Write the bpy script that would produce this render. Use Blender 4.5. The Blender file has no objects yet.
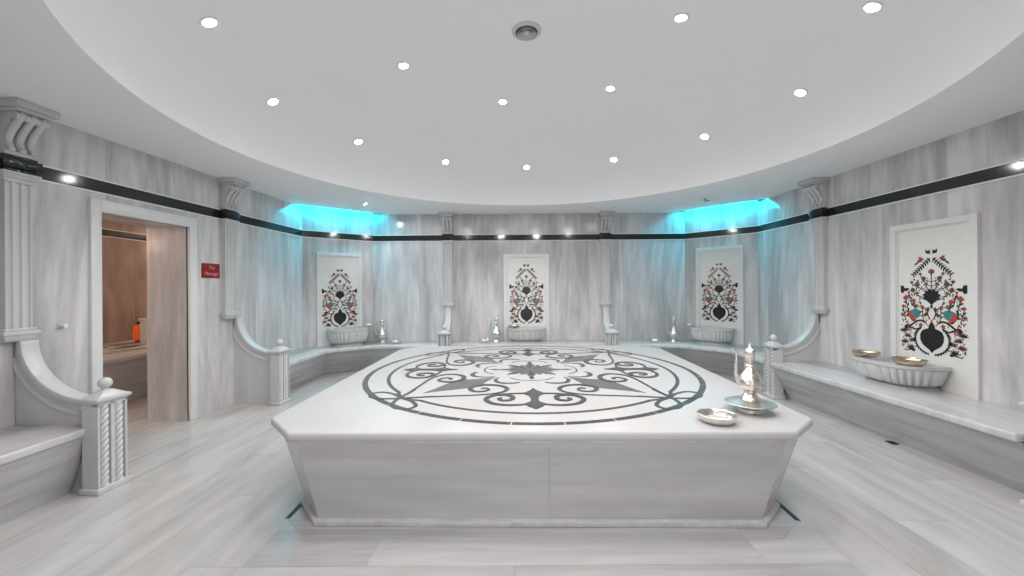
import bpy, bmesh, math, random
from mathutils import Vector, Matrix
PI = math.pi
S = bpy.context.scene
COL = S.collection

# ---------------------------------------------------------------- camera
cam_d = bpy.data.cameras.new('camera')
cam = bpy.data.objects.new('camera', cam_d)
COL.objects.link(cam)
cam_d.sensor_width = 36
cam_d.lens = 36 * 390 / 1024
cam_d.shift_y = -1 / 1024
cam_d.clip_start = 0.02
cam.location = (0, 0, 1.45)
cam.rotation_euler = (PI / 2, 0.0067, 0)
S.camera = cam

# ---------------------------------------------------------------- world, exposure, lamp powers
wd = bpy.data.worlds.new('world')
S.world = wd
wd.use_nodes = True
wd.node_tree.nodes['Background'].inputs[0].default_value = (0.97, 0.96, 1.0, 1)
wd.node_tree.nodes['Background'].inputs[1].default_value = 1.3
S.view_settings.view_transform = 'Standard'
S.view_settings.look = 'None'
S.view_settings.gamma = 1
S.view_settings.use_curve_mapping = False
S.view_settings.exposure = 0.22
SPOT_W = 30.0          # each ceiling downlight
LED_STRENGTH = 82.0    # cyan cove strips
DISC_STRENGTH = 30.0


# ---------------------------------------------------------------- materials
def new_mat(name):
    m = bpy.data.materials.new(name)
    m.use_nodes = True
    nt = m.node_tree
    b = nt.nodes['Principled BSDF']
    return m, nt, b


def plain(name, col, rough=0.5, metal=0.0, spec=0.5, bump=0.0, bscale=40, var=0.055):
    m, nt, b = new_mat(name)
    n = nt.nodes.new('ShaderNodeTexNoise')
    n.inputs['Scale'].default_value = bscale * 0.4
    n.inputs['Detail'].default_value = 3
    tc = nt.nodes.new('ShaderNodeTexCoord')
    nt.links.new(tc.outputs['Object'], n.inputs['Vector'])
    mx = nt.nodes.new('ShaderNodeMix')
    mx.data_type = 'RGBA'
    mx.inputs[6].default_value = (*[c * (1 - var) for c in col], 1)
    mx.inputs[7].default_value = (*[min(1, c * (1 + var)) for c in col], 1)
    nt.links.new(n.outputs['Fac'], mx.inputs[0])
    nt.links.new(mx.outputs[2], b.inputs['Base Color'])
    b.inputs['Roughness'].default_value = rough
    b.inputs['Metallic'].default_value = metal
    b.inputs['Specular IOR Level'].default_value = spec
    if bump:
        v = nt.nodes.new('ShaderNodeTexVoronoi')
        v.inputs['Scale'].default_value = bscale
        nt.links.new(tc.outputs['Object'], v.inputs['Vector'])
        bp = nt.nodes.new('ShaderNodeBump')
        bp.inputs['Strength'].default_value = bump
        bp.inputs['Distance'].default_value = 0.004
        nt.links.new(v.outputs['Distance'], bp.inputs['Height'])
        nt.links.new(bp.outputs['Normal'], b.inputs['Normal'])
    return m


def emit(name, col, s):
    m, nt, b = new_mat(name)
    b.inputs['Base Color'].default_value = (*col, 1)
    b.inputs['Emission Color'].default_value = (*col, 1)
    b.inputs['Emission Strength'].default_value = s
    return m


def marble(name, dark, light, slab=0.9, swap=False, rough=0.12, fu=5.0, fv=0.45,
           joint=0.004, row=0.0, contrast=1.0, warm=0.0, spec=0.5, tone=0.12):
    """streaky polished marble: veins run along V (or U when swap), slabs of width `slab` across."""
    m, nt, b = new_mat(name)
    N, L = nt.nodes, nt.links

    def node(t, **k):
        n = N.new(t)
        for a, v in k.items():
            setattr(n, a, v)
        return n

    def math_(op, a, bb=None, c=None):
        n = node('ShaderNodeMath', operation=op)
        for i, v in enumerate((a, bb, c)):
            if v is None:
                continue
            if isinstance(v, (int, float)):
                n.inputs[i].default_value = v
            else:
                L.new(v, n.inputs[i])
        return n.outputs[0]
    uv = node('ShaderNodeUVMap')
    sp = node('ShaderNodeSeparateXYZ')
    L.new(uv.outputs[0], sp.inputs[0])
    u, v = sp.outputs[0], sp.outputs[1]
    if swap:
        u, v = v, u
    ui = math_('FLOOR', math_('DIVIDE', math_('ADD', u, 40.13), slab))
    if row:
        vi = math_('FLOOR', math_('DIVIDE', math_('ADD', v, math_('MULTIPLY_ADD', ui, row * 0.37, 40.0)), row))
    else:
        vi = math_('MULTIPLY', ui, 0.0)
    wn = node('ShaderNodeTexWhiteNoise', noise_dimensions='2D')
    cb = node('ShaderNodeCombineXYZ')
    L.new(ui, cb.inputs[0]); L.new(vi, cb.inputs[1])
    L.new(cb.outputs[0], wn.inputs['Vector'])
    rnd = wn.outputs['Value']
    # coordinates per slab, slightly skewed veins
    sk = math_('MULTIPLY', math_('SUBTRACT', rnd, 0.5), 0.10)
    uu = math_('ADD', u, math_('MULTIPLY', v, sk))
    c2 = node('ShaderNodeCombineXYZ')
    L.new(math_('MULTIPLY_ADD', uu, fu, math_('MULTIPLY', rnd, 37.0)), c2.inputs[0])
    L.new(math_('MULTIPLY_ADD', v, fv, math_('MULTIPLY', rnd, 11.0)), c2.inputs[1])
    n1 = node('ShaderNodeTexNoise')
    n1.inputs['Scale'].default_value = 0.8
    n1.inputs['Detail'].default_value = 5
    n1.inputs['Roughness'].default_value = 0.6
    n1.inputs['Distortion'].default_value = 0.5
    L.new(c2.outputs[0], n1.inputs['Vector'])
    n2 = node('ShaderNodeTexNoise')
    n2.inputs['Scale'].default_value = 3.2
    n2.inputs['Detail'].default_value = 4
    n2.inputs['Distortion'].default_value = 0.3
    L.new(c2.outputs[0], n2.inputs['Vector'])
    mixf = math_('ADD', math_('MULTIPLY', n1.outputs['Fac'], 0.7), math_('MULTIPLY', n2.outputs['Fac'], 0.3))
    st = math_('MULTIPLY_ADD', math_('SUBTRACT', mixf, 0.5), 3.2 * contrast, 0.5)
    st = math_('ADD', st, math_('MULTIPLY', math_('SUBTRACT', rnd, 0.5), tone * 2))
    cl = node('ShaderNodeClamp')
    L.new(st, cl.inputs[0])
    mx = node('ShaderNodeMix', data_type='RGBA')
    mx.inputs[6].default_value = (*dark, 1)
    mx.inputs[7].default_value = (*light, 1)
    L.new(cl.outputs[0], mx.inputs[0])
    # faint pink-lilac clouds
    n3 = node('ShaderNodeTexNoise')
    n3.inputs['Scale'].default_value = 1.1
    L.new(c2.outputs[0], n3.inputs['Vector'])
    cr = node('ShaderNodeMapRange')
    cr.inputs['From Min'].default_value = 0.5
    cr.inputs['From Max'].default_value = 0.75
    cr.inputs['To Max'].default_value = 0.55
    L.new(n3.outputs['Fac'], cr.inputs['Value'])
    tint = node('ShaderNodeMix', data_type='RGBA', blend_type='MULTIPLY')
    tint.inputs[7].default_value = (1.0, 0.93 - warm, 0.93 - warm, 1)
    L.new(cr.outputs[0], tint.inputs[0])
    L.new(mx.outputs[2], tint.inputs[6])
    out = tint.outputs[2]
    # joints
    if joint:
        fr = math_('FRACT', math_('DIVIDE', math_('ADD', u, 40.13), slab))
        j = math_('LESS_THAN', fr, joint / slab)
        if row:
            fr2 = math_('FRACT', math_('DIVIDE', math_('ADD', v, math_('MULTIPLY_ADD', ui, row * 0.37, 40.0)), row))
            j = math_('MAXIMUM', j, math_('LESS_THAN', fr2, joint / row))
        jm = node('ShaderNodeMix', data_type='RGBA', blend_type='MULTIPLY')
        jm.inputs[7].default_value = (0.72, 0.72, 0.72, 1)
        L.new(j, jm.inputs[0])
        L.new(out, jm.inputs[6])
        out = jm.outputs[2]
    L.new(out, b.inputs['Base Color'])
    b.inputs['Roughness'].default_value = rough
    b.inputs['Specular IOR Level'].default_value = spec
    return m


M = {}
M['wall'] = marble('wall_marble', (0.43, 0.415, 0.42), (0.70, 0.685, 0.69), slab=0.62, fu=4.2, fv=0.55, rough=0.13, tone=0.18, contrast=1.35)
M['carved'] = marble('carved_marble', (0.50, 0.50, 0.50), (0.66, 0.66, 0.66), slab=3, joint=0, rough=0.25, contrast=0.6)
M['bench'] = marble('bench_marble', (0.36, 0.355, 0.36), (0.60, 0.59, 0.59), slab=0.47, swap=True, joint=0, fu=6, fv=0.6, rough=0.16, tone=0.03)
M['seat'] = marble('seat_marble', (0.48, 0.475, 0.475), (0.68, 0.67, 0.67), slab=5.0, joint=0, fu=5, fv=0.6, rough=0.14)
M['floor_y'] = marble('floor_marble_lengthwise', (0.40, 0.393, 0.39), (0.62, 0.612, 0.605), slab=0.31, fu=4, fv=0.6, rough=0.2, row=1.9, joint=0.0025, tone=0.10, contrast=0.8)
M['floor_x'] = marble('floor_marble_crosswise', (0.40, 0.393, 0.39), (0.60, 0.592, 0.585), slab=0.31, swap=True, fu=5, fv=0.55, rough=0.2, row=2.1, joint=0.003, tone=0.12)
M['stone_top'] = marble('platform_top_marble', (0.50, 0.493, 0.488), (0.60, 0.593, 0.588), slab=9, joint=0, fu=1.2, fv=0.8, rough=0.33, contrast=0.5, spec=0.3)
M['stone_side'] = marble('platform_side_marble', (0.42, 0.415, 0.415), (0.58, 0.575, 0.575), slab=0.8, swap=True, joint=0, fu=4.5, fv=0.5, rough=0.16, tone=0.02)
M['white_marble'] = plain('white_marble', (0.74, 0.73, 0.70), rough=0.18)
M['frame_marble'] = plain('frame_marble', (0.72, 0.72, 0.71), rough=0.22)
M['black_marble'] = plain('black_marble', (0.012, 0.018, 0.016), rough=0.08)
M['inlay_dark'] = plain('inlay_dark_marble', (0.065, 0.068, 0.07), rough=0.25, bscale=90, var=0.35)
M['inlay_grey'] = plain('inlay_grey_marble', (0.14, 0.145, 0.145), rough=0.25, bscale=90, var=0.3)
M['ceiling'] = plain('ceiling_paint', (0.93, 0.925, 0.93), rough=0.9, spec=0.1, var=0.004)
M['white_trim'] = plain('white_trim', (0.78, 0.78, 0.77), rough=0.3)
M['silver'] = plain('silver_metal', (0.78, 0.74, 0.69), rough=0.26, metal=1, bump=0.5, bscale=55)
M['tray'] = plain('tray_metal', (0.62, 0.60, 0.57), rough=0.38, metal=1, bump=0.6, bscale=40)
M['brass'] = plain('worn_silver_bronze', (0.62, 0.50, 0.38), rough=0.25, metal=1, bump=0.5, bscale=55)
M['mos_black'] = plain('mosaic_black', (0.012, 0.012, 0.016), rough=0.15)
M['mos_red'] = plain('mosaic_red', (0.50, 0.055, 0.035), rough=0.2)
M['mos_teal'] = plain('mosaic_teal', (0.06, 0.22, 0.24), rough=0.2)
M['mos_green'] = plain('mosaic_green', (0.035, 0.075, 0.055), rough=0.2)
M['mos_brown'] = plain('mosaic_brown', (0.16, 0.075, 0.055), rough=0.2)
M['red_sign'] = plain('red_plastic', (0.25, 0.003, 0.005), rough=0.35)
M['sign_text'] = plain('pink_white_paint', (0.70, 0.32, 0.32), rough=0.5)
M['chrome'] = plain('chrome', (0.8, 0.8, 0.8), rough=0.15, metal=1)
M['dark_metal'] = plain('dark_metal', (0.02, 0.02, 0.02), rough=0.4)
M['vent_white'] = plain('vent_white', (0.62, 0.62, 0.62), rough=0.5)
M['vent_dark'] = plain('vent_dark', (0.06, 0.065, 0.065), rough=0.6)
M['annex_wall'] = marble('annex_brown_marble', (0.22, 0.165, 0.145), (0.42, 0.33, 0.29), slab=1.2, fu=3, fv=0.8, rough=0.15)
M['lamp'] = emit('lamp_glow', (1.0, 0.98, 0.95), DISC_STRENGTH)
M['led'] = emit('cyan_led_glow', (0.0, 0.74, 1.0), LED_STRENGTH)
M['amber'] = emit('amber_glass', (0.8, 0.10, 0.015), 0.22)
M['amber'].node_tree.nodes['Principled BSDF'].inputs['Roughness'].default_value = 0.1


# ---------------------------------------------------------------- mesh builder
class MB:
    def __init__(s):
        s.v, s.f, s.m = [], [], []

    def add(s, vs, fs, mi=0):
        o = len(s.v)
        s.v += [tuple(p) for p in vs]
        s.f += [tuple(i + o for i in f) for f in fs]
        s.m += [mi] * len(fs)
        return s

    def box(s, x0, x1, y0, y1, z0, z1, mi=0):
        return s.prism([(x0, y0), (x1, y0), (x1, y1), (x0, y1)], z0, z1, mi=mi)

    def prism(s, poly, z0, z1, top=None, mi=0):
        top = top or poly
        n = len(poly)
        vs = [(x, y, z0) for x, y in poly] + [(x, y, z1) for x, y in top]
        fs = [tuple(range(n))[::-1], tuple(range(n, 2 * n))]
        fs += [(i, (i + 1) % n, n + (i + 1) % n, n + i) for i in range(n)]
        return s.add(vs, fs, mi)

    def extr(s, poly, axis, a0, a1, mi=0):
        """polygon in the plane across `axis` (x: (y,z)), (y: (x,z)) extruded a0..a1"""
        n = len(poly)
        if axis == 'x':
            vs = [(a0, p, q) for p, q in poly] + [(a1, p, q) for p, q in poly]
        else:
            vs = [(p, a0, q) for p, q in poly] + [(p, a1, q) for p, q in poly]
        fs = [tuple(range(n)), tuple(range(n, 2 * n))[::-1]]
        fs += [(i, n + i, n + (i + 1) % n, (i + 1) % n) for i in range(n)]
        return s.add(vs, fs, mi)

    def lathe(s, prof, seg=24, cx=0, cy=0, rf=None, caps=True):
        vs, fs = [], []
        for k, (r, z) in enumerate(prof):
            for i in range(seg):
                a = 2 * PI * i / seg
                rr = r * (rf(a, k) if rf else 1)
                vs.append((cx + rr * math.cos(a), cy + rr * math.sin(a), z))
        n = len(prof)
        for k in range(n - 1):
            for i in range(seg):
                j = (i + 1) % seg
                fs.append((k * seg + i, k * seg + j, (k + 1) * seg + j, (k + 1) * seg + i))
        if caps and prof[0][0] > 1e-4:
            fs.append(tuple(range(seg))[::-1])
        if caps and prof[-1][0] > 1e-4:
            fs.append(tuple((n - 1) * seg + i for i in range(seg)))
        return s.add(vs, fs)

    def tube(s, pts, rad, seg=10):
        pts = [Vector(p) for p in pts]
        rs = rad if isinstance(rad, (list, tuple)) else [rad] * len(pts)
        vs, fs = [], []
        ref = Vector((0.13, 0.31, 0.94))
        for i, p in enumerate(pts):
            d = (pts[min(i + 1, len(pts) - 1)] - pts[max(i - 1, 0)]).normalized()
            a = d.cross(ref)
            if a.length < 0.05:
                a = d.cross(Vector((1, 0, 0)))
            a.normalize()
            b = d.cross(a)
            for k in range(seg):
                t = 2 * PI * k / seg
                vs.append(p + rs[i] * (a * math.cos(t) + b * math.sin(t)))
        for i in range(len(pts) - 1):
            for k in range(seg):
                j = (k + 1) % seg
                fs.append((i * seg + k, i * seg + j, (i + 1) * seg + j, (i + 1) * seg + k))
        fs.append(tuple(range(seg))[::-1])
        fs.append(tuple((len(pts) - 1) * seg + k for k in range(seg)))
        return s.add(vs, fs)


def box_uv(me):
    uvl = me.uv_layers.new(name='UVMap')
    for p in me.polygons:
        n = p.normal
        for li in p.loop_indices:
            co = me.vertices[me.loops[li].vertex_index].co
            if abs(n.z) > 0.75:
                uvl.data[li].uv = (co.x, co.y)
            else:
                h = math.hypot(n.x, n.y) or 1
                uvl.data[li].uv = (co.x * -n.y / h + co.y * n.x / h, co.z)


def obj(name, mb, mat, parent=None, smooth=False, bevel=0, bseg=2, kind=None, angle=35):
    me = bpy.data.meshes.new(name)
    me.from_pydata(mb.v, [], mb.f)
    bm = bmesh.new()
    bm.from_mesh(me)
    bmesh.ops.recalc_face_normals(bm, faces=bm.faces)
    if bevel:
        ed = [e for e in bm.edges if len(e.link_faces) == 2 and e.calc_face_angle(0) > math.radians(25)]
        bmesh.ops.bevel(bm, geom=ed, offset=bevel, segments=bseg, profile=0.5, affect='EDGES')
    if smooth or bevel:
        for f in bm.faces:
            f.smooth = True
        for e in bm.edges:
            if len(e.link_faces) == 2 and e.calc_face_angle(0) > math.radians(angle):
                e.smooth = False
    bm.to_mesh(me)
    bm.free()
    mats = mat if isinstance(mat, list) else [mat]
    for q in mats:
        me.materials.append(q)
    if len(mats) > 1 and not bevel:
        for p, k in zip(me.polygons, mb.m):
            p.material_index = k
    box_uv(me)
    o = bpy.data.objects.new(name, me)
    COL.objects.link(o)
    if parent:
        o.parent = parent
    if kind:
        o['kind'] = kind
    return o


def tag(o, label, cat, group=None):
    o['label'] = label
    o['category'] = cat
    if group:
        o['group'] = group
    return o


def thing(name, label, cat, loc=(0, 0, 0), rotz=0.0, group=None):
    o = bpy.data.objects.new(name, None)
    o.empty_display_size = 0.1
    COL.objects.link(o)
    o.location = loc
    o.rotation_euler = (0, 0, rotz)
    return tag(o, label, cat, group)


def dup(root, loc, rotz, label, group=None, scale=None):
    r = root.copy()
    COL.objects.link(r)
    r.location = loc
    r.rotation_euler = (0, 0, rotz)
    r['label'] = label
    if group:
        r['group'] = group
    if scale:
        r.scale = scale
    for ch in list(root.children):
        c = ch.copy()
        COL.objects.link(c)
        c.parent = r
        for g in ch.children:
            d = g.copy()
            COL.objects.link(d)
            d.parent = c
    return r


# ---------------------------------------------------------------- plan of the room
H = 2.79
BAND0, BAND1 = 2.303, 2.405


def LX(y):
    return -3.643 + (y - 2.779) * 0.0539


L0 = (LX(1.25), 1.25)
L1 = (LX(6.413), 6.413)
L2 = (-2.54, 7.14)
R2 = (3.17, 7.14)
R1 = (3.965, 6.284)
R0 = (3.965, 1.2)
NR = (3.1, 0.35)
NL = (-2.75, 0.35)
ROOM = [L0, L1, L2, R2, R1, R0, NR, NL]


def inward(a, b):
    """room lies to the right of a->b in this order"""
    d = Vector((b[0] - a[0], b[1] - a[1]))
    d.normalize()
    return Vector((d.y, -d.x))


def wall_slab(name, a, b, t=0.2, ext=0.0, z1=3.1):
    n = inward(a, b)
    A, B = Vector(a), Vector(b)
    d = (B - A).normalized()
    poly = [A, B, B - n * t + d * ext, A - n * t - d * ext]
    return obj(name, MB().prism([tuple(p) for p in poly], -0.02, z1), M['wall'], kind='structure')


wall_slab('wall_back', L2, R2, ext=0.08)
wall_slab('wall_back_left', L1, L2, ext=0.0)
wall_slab('wall_back_right', R2, R1, ext=0.0)
wall_slab('wall_right', R1, R0, ext=0.08)
wall_slab('wall_front_right', R0, NR)
wall_slab('wall_front_left', NL, L0)
# front wall with the wide opening the room is seen through
f = MB()
f.box(NL[0], -0.95, 0.12, 0.35, -0.02, 3.1)
f.box(1.30, NR[0], 0.12, 0.35, -0.02, 3.1)
f.box(-0.95, 1.30, 0.12, 0.35, 2.3, 3.1)
obj('wall_front', f, M['wall'], kind='structure')
# left wall with the doorway, 0.45 thick
DY0, DY1, DZ = 3.41, 4.285, 2.13
f = MB()
T = 0.45


def lquad(y0, y1):
    return [(LX(y0), y0), (LX(y0) - T, y0), (LX(y1) - T, y1), (LX(y1), y1)]


f.prism(lquad(1.25, DY0), -0.02, 3.1)
f.prism(lquad(DY1, 6.413), -0.02, 3.1)
f.prism(lquad(DY0, DY1), DZ, 3.1)
obj('wall_left', f, M['wall'], kind='structure')

# floor: planks lengthwise beside the platform, crosswise in front of it
fl = MB()


def quad(x0, x1, y0, y1, mi):
    fl.add([(x0, y0, 0), (x1, y0, 0), (x1, y1, 0), (x0, y1, 0)], [(0, 1, 2, 3)], mi)


quad(-4.06, -1.42, -0.6, 7.3, 0)
quad(1.76, 4.2, -0.6, 7.3, 0)
quad(-1.42, 1.76, -0.6, 2.26, 1)
quad(-1.42, 1.76, 2.26, 5.9, 1)
quad(-1.42, 1.76, 5.9, 7.3, 1)
obj('floor', fl, [M['floor_y'], M['floor_x']], kind='structure')

# ceiling: flat ring with slots over the corner coves, dome in the middle
DC, DR, DHT = (0.2, 3.49), 2.90, 0.87
SLOT = 0.17


def cut_corner(a, b, prev, nxt):
    """ends of the slot lip: points on the neighbouring walls at distance SLOT from a-b"""
    n = inward(a, b)

    def hit(p, q):
        p, q = Vector(p), Vector(q)
        d = (q - p).normalized()
        return p + d * (SLOT / d.dot(n))
    return tuple(hit(a, prev)), tuple(hit(b, nxt))


slots = []
outer = []
pairs = {1: True, 3: True}   # edges ROOM[i]->ROOM[i+1] that carry a cove
n8 = len(ROOM)
for i in range(n8):
    a = ROOM[i]
    if i in pairs:                      # start of a cove edge
        b = ROOM[(i + 1) % n8]
        p, q = cut_corner(a, b, ROOM[i - 1], ROOM[(i + 2) % n8])
        outer += [p, q]
        slots.append((a, b, p, q))
    elif i not in (2, 4):               # plain corners of the near side
        outer += [a]
bm = bmesh.new()


def loop_edges(pts, z):
    vs = [bm.verts.new((x, y, z)) for x, y in pts]
    return [bm.edges.new((vs[i], vs[(i + 1) % len(vs)])) for i in range(len(vs))]


NC = 128
circ = [(DC[0] + DR * math.cos(2 * PI * i / NC), DC[1] + DR * math.sin(2 * PI * i / NC)) for i in range(NC)]
es = loop_edges(outer, H) + loop_edges(circ, H)
bmesh.ops.triangle_fill(bm, use_beauty=True, use_dissolve=False, edges=es)
me = bpy.data.meshes.new('ceiling')
bm.to_mesh(me)
bm.free()
me.materials.append(M['ceiling'])
ceil = bpy.data.objects.new('ceiling', me)
COL.objects.link(ceil)
ceil['kind'] = 'structure'
dm = MB()
NRR = 40
vs, fs = [], []


def dome_z(x, y):
    r = min(1, math.hypot(x - DC[0], y - DC[1]) / DR)
    return H + DHT * math.sqrt(max(0, 1 - r * r))


for k in range(NRR):
    t = PI / 2 * k / NRR
    for x, y in circ:
        vs.append((DC[0] + (x - DC[0]) * math.cos(t), DC[1] + (y - DC[1]) * math.cos(t), H + DHT * math.sin(t)))
vs.append((DC[0], DC[1], H + DHT))
for k in range(NRR - 1):
    for i in range(NC):
        j = (i + 1) % NC
        fs.append((k * NC + i, k * NC + j, (k + 1) * NC + j, (k + 1) * NC + i))
for i in range(NC):
    fs.append(((NRR - 1) * NC + i, (NRR - 1) * NC + (i + 1) % NC, len(vs) - 1))
dm.add(vs, fs)
obj('dome', dm, M['ceiling'], ceil, smooth=True)
# unseen outer lid, added so no daylight leaks in above the ceiling
lid = MB().box(-4.1, 4.2, 0.1, 7.4, 3.75, 3.85)
lid.box(-4.1, -4.05, 0.1, 7.4, 3.1, 3.75).box(4.15, 4.2, 0.1, 7.4, 3.1, 3.75)
lid.box(-4.1, 4.2, 0.1, 0.15, 3.1, 3.75).box(-4.1, 4.2, 7.35, 7.4, 3.1, 3.75)
obj('daylight_lid', lid, M['ceiling'], ceil)
# slot boxes + led strips
corner_names = {0: 'back left', 1: 'back right', 2: 'front right', 3: 'front left'}
for i, (a, b, p, q) in enumerate(slots):
    a_, b_, p_, q_ = map(Vector, (a, b, p, q))
    mb = MB()
    z0, z1 = H, H + 0.2
    mb.add([(*p_, z0), (*q_, z0), (*q_, z1), (*p_, z1)], [(0, 1, 2, 3)])
    mb.add([(*p_, z1), (*q_, z1), (*b_, z1), (*a_, z1)], [(0, 1, 2, 3)])
    mb.add([(*p_, z0), (*p_, z1), (*a_, z1), (*a_, z0)], [(0, 1, 2, 3)])
    mb.add([(*q_, z0), (*q_, z1), (*b_, z1), (*b_, z0)], [(0, 1, 2, 3)])
    obj('cove_slot', mb, M['ceiling'], ceil)
    n = inward(a, b)
    L = (b_ - a_).length
    d = (b_ - a_).normalized()
    mid = (a_ + b_) / 2
    lab = 'cyan glowing light strip in the ceiling slot at the %s corner' % corner_names[i]
    t = thing('led_strip', lab, 'light strip', (*mid, H + 0.06), math.atan2(n.y, n.x) - PI / 2, 'cove light strips')
    obj('channel', MB().box(-L / 2 + 0.06, L / 2 - 0.06, 0.0, 0.05, 0.03, 0.06), M['chrome'], t)
    obj('diffuser', MB().box(-L / 2 + 0.07, L / 2 - 0.07, 0.05, 0.085, 0.012, 0.056), M['led'], t)

# black band with thin white edges along every wall
BANDW = [(L0, L1, 'left'), (L1, L2, 'back_left'), (L2, R2, 'back'), (R2, R1, 'back_right'), (R1, R0, 'right'),
         (R0, NR, 'front_right'), (NL, L0, 'front_left')]
for k, (a, b, nm) in enumerate(BANDW):
    n = inward(a, b)
    A, B = Vector(a), Vector(b)

    def strip(t, z0, z1):
        return MB().prism([tuple(p) for p in (A, B, B + n * t, A + n * t)], z0, z1)
    o = obj('trim_%d' % (k + 1), strip(0.012, BAND0, BAND1), M['black_marble'], kind='structure')
    obj('edge_strip', strip(0.016, BAND1, BAND1 + 0.012), M['white_trim'], o)
    obj('edge_strip', strip(0.016, BAND0 - 0.012, BAND0), M['white_trim'], o)

# door casing on the left wall
f = MB()


def casing(y0, y1, z0, z1, t):
    f.prism([(LX(y0) + t, y0), (LX(y0) - 0.02, y0), (LX(y1) - 0.02, y1), (LX(y1) + t, y1)], z0, z1)


casing(3.325, DY0, 0, 2.24, 0.03)
casing(DY1, 4.375, 0, 2.24, 0.03)
casing(DY0, DY1, DZ, 2.24, 0.03)
obj('door_1', f, M['frame_marble'], kind='structure', bevel=0.006)

# ---------------------------------------------------------------- annex room seen through the doorway
obj('wall_annex_side', MB().box(-6.65, -6.45, 2.3, 9.2, -0.02, 2.75), M['annex_wall'], kind='structure')
obj('wall_annex_back', MB().box(-6.65, -3.95, 9.0, 9.2, -0.02, 2.75), M['annex_wall'], kind='structure')
obj('wall_annex_front', MB().box(-6.65, -4.1, 2.1, 2.3, -0.02, 2.75), M['annex_wall'], kind='structure')
obj('wall_annex_right', MB().box(-4.02, -3.95, 6.5, 9.0, -0.02, 2.75), M['annex_wall'], kind='structure')
obj('floor', MB().box(-6.65, -4.06, 2.1, 9.2, -0.05, 0), M['floor_y'], kind='structure')
obj('ceiling', MB().box(-6.65, -3.95, 2.1, 9.2, 2.62, 2.75), M['ceiling'], kind='structure')
o = obj('trim_8', MB().box(-6.45, -6.435, 2.3, 9.0, BAND0, BAND1), M['black_marble'], kind='structure')
obj('edge_strip', MB().box(-6.45, -6.432, 2.3, 9.0, BAND0 - 0.012, BAND0), M['white_trim'], o)
obj('edge_strip', MB().box(-6.45, -6.432, 2.3, 9.0, BAND1, BAND1 + 0.012), M['white_trim'], o)
t = thing('marble_platform', 'white topped marble platform with dark inlay in the warm side room', 'platform', (-5.7, 5.8, 0))
obj('base', MB().prism([(0.66, -1.7), (0.66, 2.2), (-0.7, 2.2), (-0.7, -1.7)], 0, 0.54,
                       top=[(0.74, -1.7), (0.74, 2.2), (-0.7, 2.2), (-0.7, -1.7)]), M['stone_side'], t)
obj('top_slab', MB().box(-0.72, 0.8, -1.75, 2.25, 0.54, 0.60), M['stone_top'], t, bevel=0.015)
f = MB()
for r in (0.42, 0.30):
    seg = 48
    for i in range(0, seg, 1):
        if i % 6 == 5:
            continue
        a0, a1 = 2 * PI * i / seg, 2 * PI * (i + 1) / seg
        ex = 2.2
        f.prism([(r * math.cos(a0), ex * r * math.sin(a0)), ((r + .03) * math.cos(a0), ex * (r + .03) * math.sin(a0)),
                 ((r + .03) * math.cos(a1), ex * (r + .03) * math.sin(a1)), (r * math.cos(a1), ex * r * math.sin(a1))], 0.6, 0.602)
f.prism([(0, -0.3), (0.1, 0), (0, 0.3), (-0.1, 0)], 0.6, 0.602)
obj('inlay', f, M['inlay_dark'], t)
t = thing('lantern', 'glowing amber glass lantern on the side room platform', 'lantern', (-6.06, 6.32, 0.60))
t.scale = (0.72, 0.72, 0.85)
obj('glass_body', MB().lathe([(0.05, 0.03), (0.085, 0.06), (0.10, 0.13), (0.085, 0.2), (0.1, 0.25), (0.08, 0.31), (0.05, 0.34)], 20), M['amber'], t, smooth=True)
obj('foot', MB().lathe([(0.06, 0), (0.06, 0.02), (0.045, 0.03)], 20), M['dark_metal'], t, smooth=True)
obj('cap', MB().lathe([(0.05, 0.34), (0.05, 0.36), (0.02, 0.38), (0.0, 0.40)], 20), M['dark_metal'], t, smooth=True)
t = thing('pedestal', 'white stone block pedestal beside the amber lantern', 'pedestal', (-5.88, 6.3, 0.60))
obj('block', MB().box(-0.07, 0.07, -0.07, 0.07, 0, 0.36), M['white_marble'], t, bevel=0.006)
obj('cap', MB().box(-0.085, 0.085, -0.085, 0.085, 0.36, 0.39), M['white_marble'], t, bevel=0.006)


# ---------------------------------------------------------------- lamps
def add_light(name, kind, loc, power, col, parent=None, size=0.05, angle=150, blend=0.6):
    ld = bpy.data.lights.new(name, kind)
    ld.energy = power
    ld.color = col
    if kind == 'SPOT':
        ld.spot_size = math.radians(angle)
        ld.spot_blend = blend
    if kind != 'AREA':
        ld.shadow_soft_size = size
    o = bpy.data.objects.new(name, ld)
    COL.objects.link(o)
    o.location = loc
    if parent:
        o.parent = parent
    return o


add_light('lamp_bulb', 'POINT', (-5.3, 8.65, 2.2), 60, (1.0, 0.76, 0.58), size=0.12)
add_light('lamp_bulb', 'POINT', (-6.0, 2.6, 2.2), 50, (1.0, 0.80, 0.62), size=0.12)

DLG = 'recessed ceiling downlights'


def downlight_proto(loc, label, power):
    t = thing('downlight', label, 'ceiling light', loc, 0, DLG)
    obj('bezel', MB().lathe([(0.043, -0.004), (0.055, -0.006), (0.060, 0.0), (0.060, 0.02), (0.043, 0.02)], 24, caps=False), M['white_trim'], t, smooth=True)
    obj('bulb', MB().lathe([(0.0, -0.007), (0.026, -0.006), (0.043, 0.0), (0.043, 0.012)][::-1], 20), M['lamp'], t, smooth=True)
    add_light('bulb_light', 'SPOT', (0, 0, -0.02), power, (1.0, 0.98, 0.965), t, size=0.035)
    return t


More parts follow.
